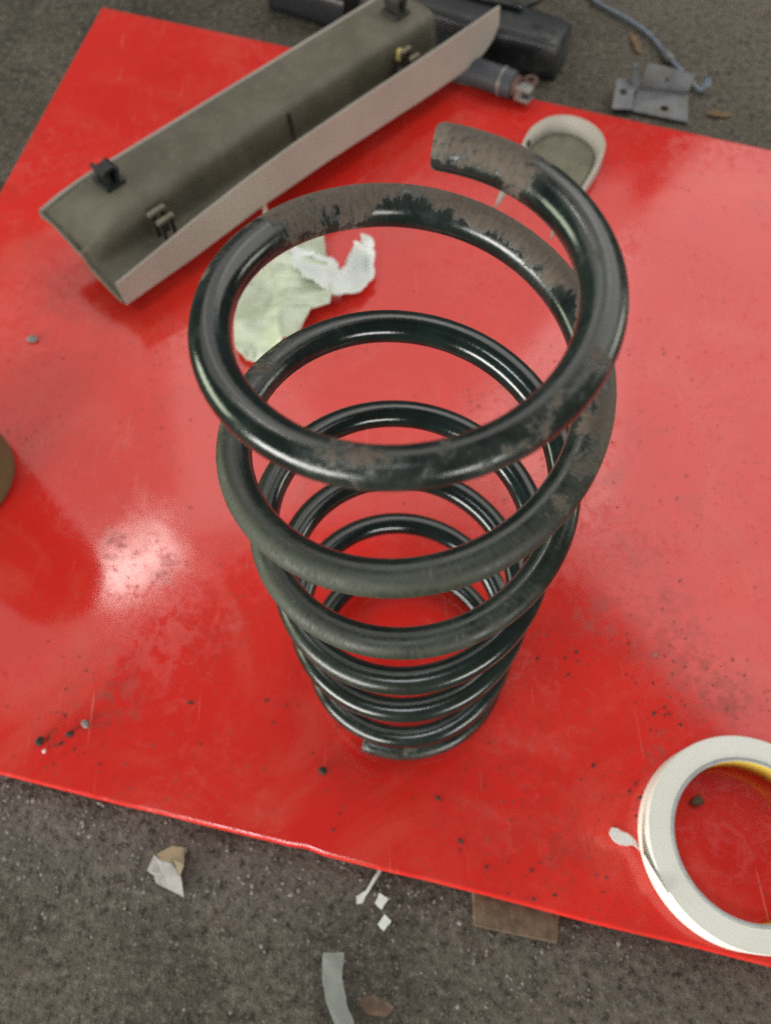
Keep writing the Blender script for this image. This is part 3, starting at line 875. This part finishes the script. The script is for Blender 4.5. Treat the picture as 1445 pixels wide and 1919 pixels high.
root = empty("tube_fitting", (0.115, 0.548, 0.0), "blue grey tube with a rusty end fitting on the far sheet edge", "car part")
ta = Vector((0.060, 0.5855, 0.0125)); tb = Vector((0.1300, 0.5405, 0.0125)); td = (tb - ta).normalized()
ts = Vector((-td.y, td.x, 0))
mesh_obj("tube_body", *tube_data([ta, ta + (tb - ta) * 0.5, tb - td * 0.001, tb], [0.0122, 0.0122, 0.0122, 0.0116], 28), MAT_BLUEGREY, root)
r0 = tb - td * 0.014
mesh_obj("clamp_ring", *tube_data([r0, r0 + td * 0.0005, r0 + td * 0.0025, r0 + td * 0.003], [0.0122, 0.0128, 0.0128, 0.0122], 28), MAT_DULL_METAL, root)
mesh_obj("neck", *tube_data([tb - td * 0.001, tb + td * 0.007], [0.0098, 0.0090], 24), MAT_RUST, root)
ec = tb + td * 0.0125 + ts * 0.0075 + Z * 0.004
ring_pts = [ec + (td * math.cos(a) + ts * math.sin(a)) * 0.0052 for a in [2 * math.pi * i / 24 for i in range(25)]]
mesh_obj("rusty_eye", *tube_data(ring_pts, 0.0023, 10, cap=False), MAT_RUST, root)
pc_ = tb + td * 0.012 - ts * 0.0045
for k, (dz, w) in enumerate(((0.004, 0.0050), (-0.006, 0.0048))):
    o = mesh_obj("prong", *box_data(pc_ + Z * dz, td, ts, Z, 0.0078, w, 0.0022), MAT_DULL_METAL, root, smooth=False); bevel(o, 0.0015, 3)
o = mesh_obj("prong_web", *box_data(pc_ - td * 0.004 - Z * 0.001, td, ts, Z, 0.0030, 0.0046, 0.0050), MAT_DULL_METAL, root, smooth=False); bevel(o, 0.001, 2)

cb = catmull([(0.120, 0.672, FL + 0.003), (0.150, 0.693, FL + 0.003), (0.1600, 0.7000, FL + 0.003), (0.1800, 0.7140, FL + 0.003), (0.2150, 0.7600, FL + 0.003)], 8)
o = mesh_obj("black_cable", *tube_data(cb, 0.0028, 12), MAT_CLIP_BLACK, origin=(0.16, 0.70, FL))
tag(o, "short black cable on the floor above the duct at the top edge", "cable")

# steel rod
root = empty("steel_rod", (0.29, 0.61, FL), "thin bent steel rod with a hooked end on the floor", "rod")
rp = catmull([(0.225, 0.760, FL + 0.004), (0.2315, 0.7146, FL + 0.004), (0.2430, 0.6920, FL + 0.004), (0.2640, 0.6680, FL + 0.004), (0.2810, 0.6418, FL + 0.004), (0.2920, 0.6060, FL + 0.0045), (0.3039, 0.5720, FL + 0.0045), (0.3100, 0.5560, FL + 0.004), (0.3150, 0.5505, FL + 0.005), (0.3195, 0.5535, FL + 0.009)], 8)
mesh_obj("rod", *tube_data(rp, 0.0024, 12), MAT_STEEL, root)
fa = Vector((0.2905, 0.6100, FL + 0.0045)); fb = Vector((0.2955, 0.5960, FL + 0.0045)); fd = (fb - fa).normalized()
mesh_obj("ferrule", *tube_data([fa, fa + fd * 0.001, fb - fd * 0.001, fb], [0.003, 0.0042, 0.0042, 0.003], 16), MAT_ZINC, root)
mesh_obj("hook_tip", *tube_data([(0.3185, 0.5525, FL + 0.007), (0.3200, 0.5545, FL + 0.012), (0.3203, 0.5550, FL + 0.0135)], [0.0038, 0.0042, 0.0030], 14), MAT_STEEL, root)

# zinc bracket
root = empty("metal_bracket", (0.26, 0.54, FL), "bent zinc bracket with holes lying on the floor past the sheet", "bracket")
def plate_with_hole(name, quad, hole_c, hole_r, th, mat, up=None):
    """quad: four world points, hole in plane"""
    q = [Vector(p) for p in quad]
    nrm = (q[1] - q[0]).cross(q[3] - q[0]).normalized()
    ex = (q[1] - q[0]).normalized(); ey = nrm.cross(ex)
    hc = Vector(hole_c)
    per = []
    for i in range(4):
        for k in range(6):
            per.append(q[i].lerp(q[(i + 1) % 4], k / 6))
    hole = []
    for p in per:
        d = p - hc; d = d - nrm * d.dot(nrm)
        hole.append(hc + d.normalized() * hole_r)
    n = len(per)
    V = per + hole + [p - nrm * th for p in per] + [p - nrm * th for p in hole]
    F = []
    for i in range(n):
        j = (i + 1) % n
        F += [(i, j, n + j, n + i), (2 * n + j, 2 * n + i, 3 * n + i, 3 * n + j), (i, 2 * n + i, 2 * n + j, j), (n + i, n + j, 3 * n + j, 3 * n + i)]
    o = mesh_obj(name, V, F, mat, root, smooth=False); fix_normals(o)
    return o
zb = FL + 0.0035
plate_with_hole("base_plate", [(0.2437, 0.5259, zb), (0.2924, 0.5060, zb), (0.3018, 0.5470, zb), (0.2552, 0.5606, zb)], (0.2745, 0.5270, zb), 0.0042, 0.0025, MAT_ZINC)
plate_with_hole("back_flange", [(0.2555, 0.5600, zb + 0.001), (0.3015, 0.5470, zb + 0.001), (0.3030, 0.5500, zb + 0.017), (0.2600, 0.5640, zb + 0.021)], (0.280, 0.556, zb + 0.009), 0.0025, 0.0025, MAT_ZINC)
plate_with_hole("ear", [(0.2235, 0.5260, zb + 0.003), (0.2430, 0.5250, zb + 0.002), (0.2535, 0.5660, zb + 0.006), (0.2310, 0.5560, zb + 0.012)], (0.2370, 0.5455, zb + 0.006), 0.0035, 0.0025, MAT_ZINC)
o = mesh_obj("lug", *tube_data([(0.2510, 0.5590, zb), (0.2490, 0.5600, zb + 0.012), (0.2480, 0.5610, zb + 0.022)], [0.005, 0.0045, 0.003], 12), MAT_ZINC, root)

# ------------------------------------------------------------------ scraps on the floor by the near edge
V, F = prism_data([(0.0313, -0.1330), (0.0800, -0.1430), (0.0756, -0.1629), (0.0307, -0.1525)], FL + 0.0004, FL + 0.0060)
o = mesh_obj("wood_offcut", V, F, MAT_WOOD, smooth=False, origin=(0.055, -0.148, FL))
bevel(o, 0.0008, 2)
tag(o, "small brown wood offcut tucked under the near edge of the sheet", "wood piece")

def flake(name, poly, z, lift, mat, label, cat, group=None, th=0.0004):
    cxx = sum(p[0] for p in poly) / len(poly); cyy = sum(p[1] for p in poly) / len(poly)
    bm = bmesh.new()
    bm.faces.new([bm.verts.new((x - cxx, y - cyy, 0)) for x, y in poly])
    bmesh.ops.triangulate(bm, faces=bm.faces)
    bmesh.ops.subdivide_edges(bm, edges=bm.edges, cuts=3, use_grid_fill=True)
    for v in bm.verts:
        p = Vector((v.co.x * 120 + cxx * 50, v.co.y * 120, 4.2))
        v.co.z = 0.0008 + lift * (0.5 + 0.5 * noise.noise(p))
        v.co.x += 0.0006 * noise.noise(p * 3 + Vector((3, 0, 0)))
        v.co.y += 0.0006 * noise.noise(p * 3 + Vector((0, 3, 0)))
    me = bpy.data.meshes.new(name); bm.to_mesh(me); bm.free(); me.materials.append(mat)
    o = bpy.data.objects.new(name, me); o.location = (cxx, cyy, z); link(o)
    sol = o.modifiers.new("thick", 'SOLIDIFY'); sol.thickness = th
    return tag(o, label, cat, group)
root = empty("torn_scrap", (-0.147, -0.118, FL), "torn grey and tan paper scrap on the floor at lower left", "scrap")
def scrap_part(name, poly, mat, zs):
    V = [(x, y, FL + z) for (x, y), z in zip(poly, zs)]
    k = len(V)
    cc = Vector((sum(v[0] for v in V) / k, sum(v[1] for v in V) / k, sum(v[2] for v in V) / k + 0.001))
    V.append(cc)
    F = [(i, (i + 1) % k, k) for i in range(k)]
    o = mesh_obj(name, V, F, mat, root, smooth=False); fix_normals(o)
    sol = o.modifiers.new("thick", 'SOLIDIFY'); sol.thickness = 0.0005
    return o
scrap_part("grey_flap", [(-0.1571, -0.1165), (-0.1535, -0.1085), (-0.1490, -0.1120), (-0.1420, -0.1135), (-0.1360, -0.1210), (-0.1344, -0.1315), (-0.1440, -0.1270), (-0.1510, -0.1235), (-0.1530, -0.1195)], MAT_SCRAP, [0.001, 0.002, 0.004, 0.006, 0.005, 0.001, 0.001, 0.002, 0.001])
scrap_part("tan_flap", [(-0.1520, -0.1082), (-0.1430, -0.1040), (-0.1350, -0.1055), (-0.1340, -0.1150), (-0.1365, -0.1205), (-0.1420, -0.1130), (-0.1490, -0.1115)], MAT_TAN, [0.002, 0.003, 0.006, 0.008, 0.0055, 0.0065, 0.0045])
flake("white_chip", [(-0.0216, -0.1334), (-0.0169, -0.1371), (-0.0207, -0.1424), (-0.0249, -0.1387)], FL, 0.001, MAT_PAPER, "white paper chip nearest the sheet edge, beside the white sliver", "paper chip", "white paper chips")
flake("white_chip", [(-0.0190, -0.1446), (-0.0155, -0.1485), (-0.0199, -0.1531), (-0.0237, -0.1495)], FL, 0.001, MAT_PAPER, "white diamond paper chip farther from the sheet edge", "paper chip", "white paper chips")
o = flake("white_sliver", [(-0.0216, -0.1210), (-0.0232, -0.1235), (-0.0300, -0.1322), (-0.0350, -0.1352), (-0.0352, -0.1392), (-0.0318, -0.1385), (-0.0275, -0.1320), (-0.0205, -0.1225)], FL, 0.0015, MAT_PAPER, "narrow white plastic sliver poking out from under the sheet", "sliver")
flake("clear_strip", [(-0.0545, -0.1623), (-0.0426, -0.1627), (-0.0437, -0.1742), (-0.0416, -0.1868), (-0.0360, -0.2000), (-0.0330, -0.2060), (-0.0450, -0.2060), (-0.0475, -0.1975), (-0.0526, -0.1864), (-0.0552, -0.1738)], FL, 0.0008, MAT_FILM, "faded translucent strip of tape on the floor at the bottom edge", "tape strip", th=0.0002)
flake("brown_leaf", [(-0.0357, -0.1846), (-0.0269, -0.1829), (-0.0155, -0.1890), (-0.0201, -0.1937), (-0.0301, -0.1921)], FL, 0.003, MAT_BROWN_LEAF, "dull brown leaf beside the translucent strip", "leaf")
flake("dry_leaf", [(0.2640, 0.6500), (0.2680, 0.6440), (0.2700, 0.6300), (0.2685, 0.6126), (0.2645, 0.6172), (0.2630, 0.6330)], FL, 0.003, MAT_LEAF, "dry orange leaf on the floor left of the steel rod", "leaf", "dry leaves on the floor")
flake("dry_leaf", [(0.3130, 0.5195), (0.3220, 0.5235), (0.3380, 0.5170), (0.3310, 0.5130), (0.3200, 0.5140)], FL, 0.002, MAT_LEAF, "dry tan leaf on the floor right of the zinc bracket", "leaf", "dry leaves on the floor")

# ------------------------------------------------------------------ crumbs on the sheet
def lump_data(c, r, seed, flat=0.6, stretch=1.3, rot=0.0):
    bm = bmesh.new()
    bmesh.ops.create_icosphere(bm, subdivisions=2, radius=1.0)
    V, F = [], []
    bm.verts.index_update()
    for v in bm.verts:
        k = 1 + 0.45 * noise.noise(v.co * 1.6 + Vector((seed * 3.1, seed, 0)))
        x, y, z = v.co.x * r * stretch * k, v.co.y * r * k, v.co.z * r * flat * k
        V.append(Vector((c[0] + x * math.cos(rot) - y * math.sin(rot), c[1] + x * math.sin(rot) + y * math.cos(rot), c[2] + max(-r * flat * 0.75, z) + r * flat * 0.75)))
    for f in bm.faces:
        F.append(tuple(v.index for v in f.verts))
    bm.free()
    return V, F
crumbs = [
    ("pebble", (-0.2830, 0.2723), 0.0034, MAT_PEBBLE, "small grey pebble on the sheet near the left edge", "pebble"),
    ("dirt_crumb", (-0.2268, -0.0423), 0.0024, MAT_CRUMB, "black dirt crumb leftmost in the lower left cluster", "crumb"),
    ("dirt_crumb", (-0.2002, -0.0328), 0.0021, MAT_PEBBLE, "grey brown dirt crumb rightmost in the lower left cluster", "crumb"),
    ("dirt_crumb", (-0.2090, -0.0385), 0.0019, MAT_CRUMB, "dark dirt crumb in the middle of the lower left cluster", "crumb"),
    ("white_speck", (-0.2232, -0.0482), 0.0010, MAT_PAPER, "tiny white speck below the black crumb at lower left", "speck"),
    ("dirt_crumb", (-0.0531, -0.0670), 0.0021, MAT_CRUMB, "dark dirt crumb on the sheet below the spring's end", "crumb"),
    ("dirt_crumb", (0.1651, -0.0933), 0.0030, MAT_BROWN_LEAF, "olive brown crumb inside the tape roll", "crumb"),
    ("dirt_crumb", (0.1584, -0.0054), 0.0011, MAT_PEBBLE, "tiny pale crumb on the sheet above the tape roll", "crumb"),
]
for i, (nm, (x, y), r, mat, lab, cat) in enumerate(crumbs):
    V, F = lump_data((x, y, 0.0002), r, i + 1.3, 0.6, 1.35, i * 1.1)
    o = mesh_obj(nm, V, F, mat, origin=(x, y, 0.0))
    tag(o, lab, cat, "dirt crumbs on the sheet" if nm == "dirt_crumb" else None)

# fine grit on the sheet (too small to count)
def inside(poly, x, y):
    r = False
    for i in range(len(poly)):
        (x1, y1), (x2, y2) = poly[i], poly[i - 1]
        if (y1 > y) != (y2 > y) and x < (x2 - x1) * (y - y1) / (y2 - y1) + x1: r = not r
    return r
def grit(name, n, sampler, mat, rmin, rmax, z, label, seed, stretch=0.6):
    rnd = random.Random(seed)
    V, F = [], []
    oct_f = [(0, 2, 4), (2, 1, 4), (1, 3, 4), (3, 0, 4), (2, 0, 5), (1, 2, 5), (3, 1, 5), (0, 3, 5)]
    k = 0
    while k < n:
        x, y = sampler(rnd)
        r = rmin + (rmax - rmin) * rnd.random() ** 5
        a = rnd.random() * 6.28
        st = 1 + rnd.random() ** 2 * stretch
        b = len(V)
        for dx, dy, dz in ((st, 0, 0), (-st, 0, 0), (0, 1, 0), (0, -1, 0), (0, 0, 0.7), (0, 0, -0.1)):
            j = 0.75 + 0.5 * rnd.random()
            V.append((x + r * j * (dx * math.cos(a) - dy * math.sin(a)), y + r * j * (dx * math.sin(a) + dy * math.cos(a)), z + r * 0.15 + r * j * dz))
        F += [tuple(i + b for i in f) for f in oct_f]
        k += 1
    o = mesh_obj(name, V, F, mat, smooth=False)
    return tag(o, label, None, None, "stuff")
clusters = [(-0.215, -0.040, 0.010, 5), (-0.20, -0.036, 0.012, 4), (0.095, -0.004, 0.010, 5), (0.135, -0.020, 0.016, 4), (0.165, -0.012, 0.016, 4), (0.160, -0.045, 0.012, 5), (0.122, -0.088, 0.009, 5), (0.060, -0.105, 0.04, 8), (0.055, -0.138, 0.012, 4), (-0.03, -0.075, 0.04, 4), (0.0, 0.02, 0.05, 3), (-0.2, 0.12, 0.05, 1), (0.11, 0.23, 0.02, 2), (0.16, 0.05, 0.04, 2), (-0.09, -0.02, 0.04, 2)]
tot = [c for c in clusters for _ in range(c[3])]
def sheet_sampler(rnd):
    while True:
        if rnd.random() < 0.85:
            c = rnd.choice(tot)
            x, y = rnd.gauss(c[0], c[2]), rnd.gauss(c[1], c[2])
        else:
            x, y = rnd.uniform(-0.4, 0.4), rnd.uniform(-0.2, 0.65)
        if inside(sheet_poly, x, y): return x, y
grit("sheet_grit", 520, sheet_sampler, MAT_SPECK, 0.0002, 0.0012, 0.0, "fine dark grit scattered over the red sheet", 5, 1.8)
def floor_near(rnd):
    while True:
        x, y = rnd.uniform(-0.30, 0.26), rnd.uniform(-0.24, -0.02)
        if not inside(sheet_poly, x, y): return x, y
def floor_drift(rnd):
    while True:
        x = -0.27 + 0.40 * rnd.random() ** 1.6
        y = -0.1276 - 0.269 * x - abs(rnd.gauss(0, 0.032))
        if not inside(sheet_poly, x, y): return x, y
def floor_far(rnd):
    while True:
        x, y = rnd.uniform(-0.5, 0.55), rnd.uniform(0.30, 0.85)
        if not inside(sheet_poly, x, y): return x, y
MAT_GRIT_A = simple("pale_grit", (0.19, 0.172, 0.150), 0.85, 0.6, 90)
MAT_GRIT_C = simple("dusty_grit", (0.17, 0.150, 0.138), 0.85, 0.7, 60)
MAT_GRIT_B = simple("brown_grit", (0.075, 0.06, 0.045), 0.9, 0.4, 300)
grit("pale_gravel", 500, floor_near, MAT_GRIT_A, 0.0002, 0.0011, FL, "pale grit on the floor in front of the sheet", 11)
grit("pale_drift", 1700, floor_drift, MAT_GRIT_C, 0.0002, 0.0015, FL, "pale crushed grit swept against the near sheet edge", 14)
grit("dark_gravel", 2600, floor_near, MAT_GRIT_B, 0.0003, 0.0014, FL, "dark grit on the floor in front of the sheet", 12)
grit("far_gravel", 1600, floor_far, MAT_GRIT_A, 0.0004, 0.0016, FL, "pale grit on the floor behind the sheet", 13)
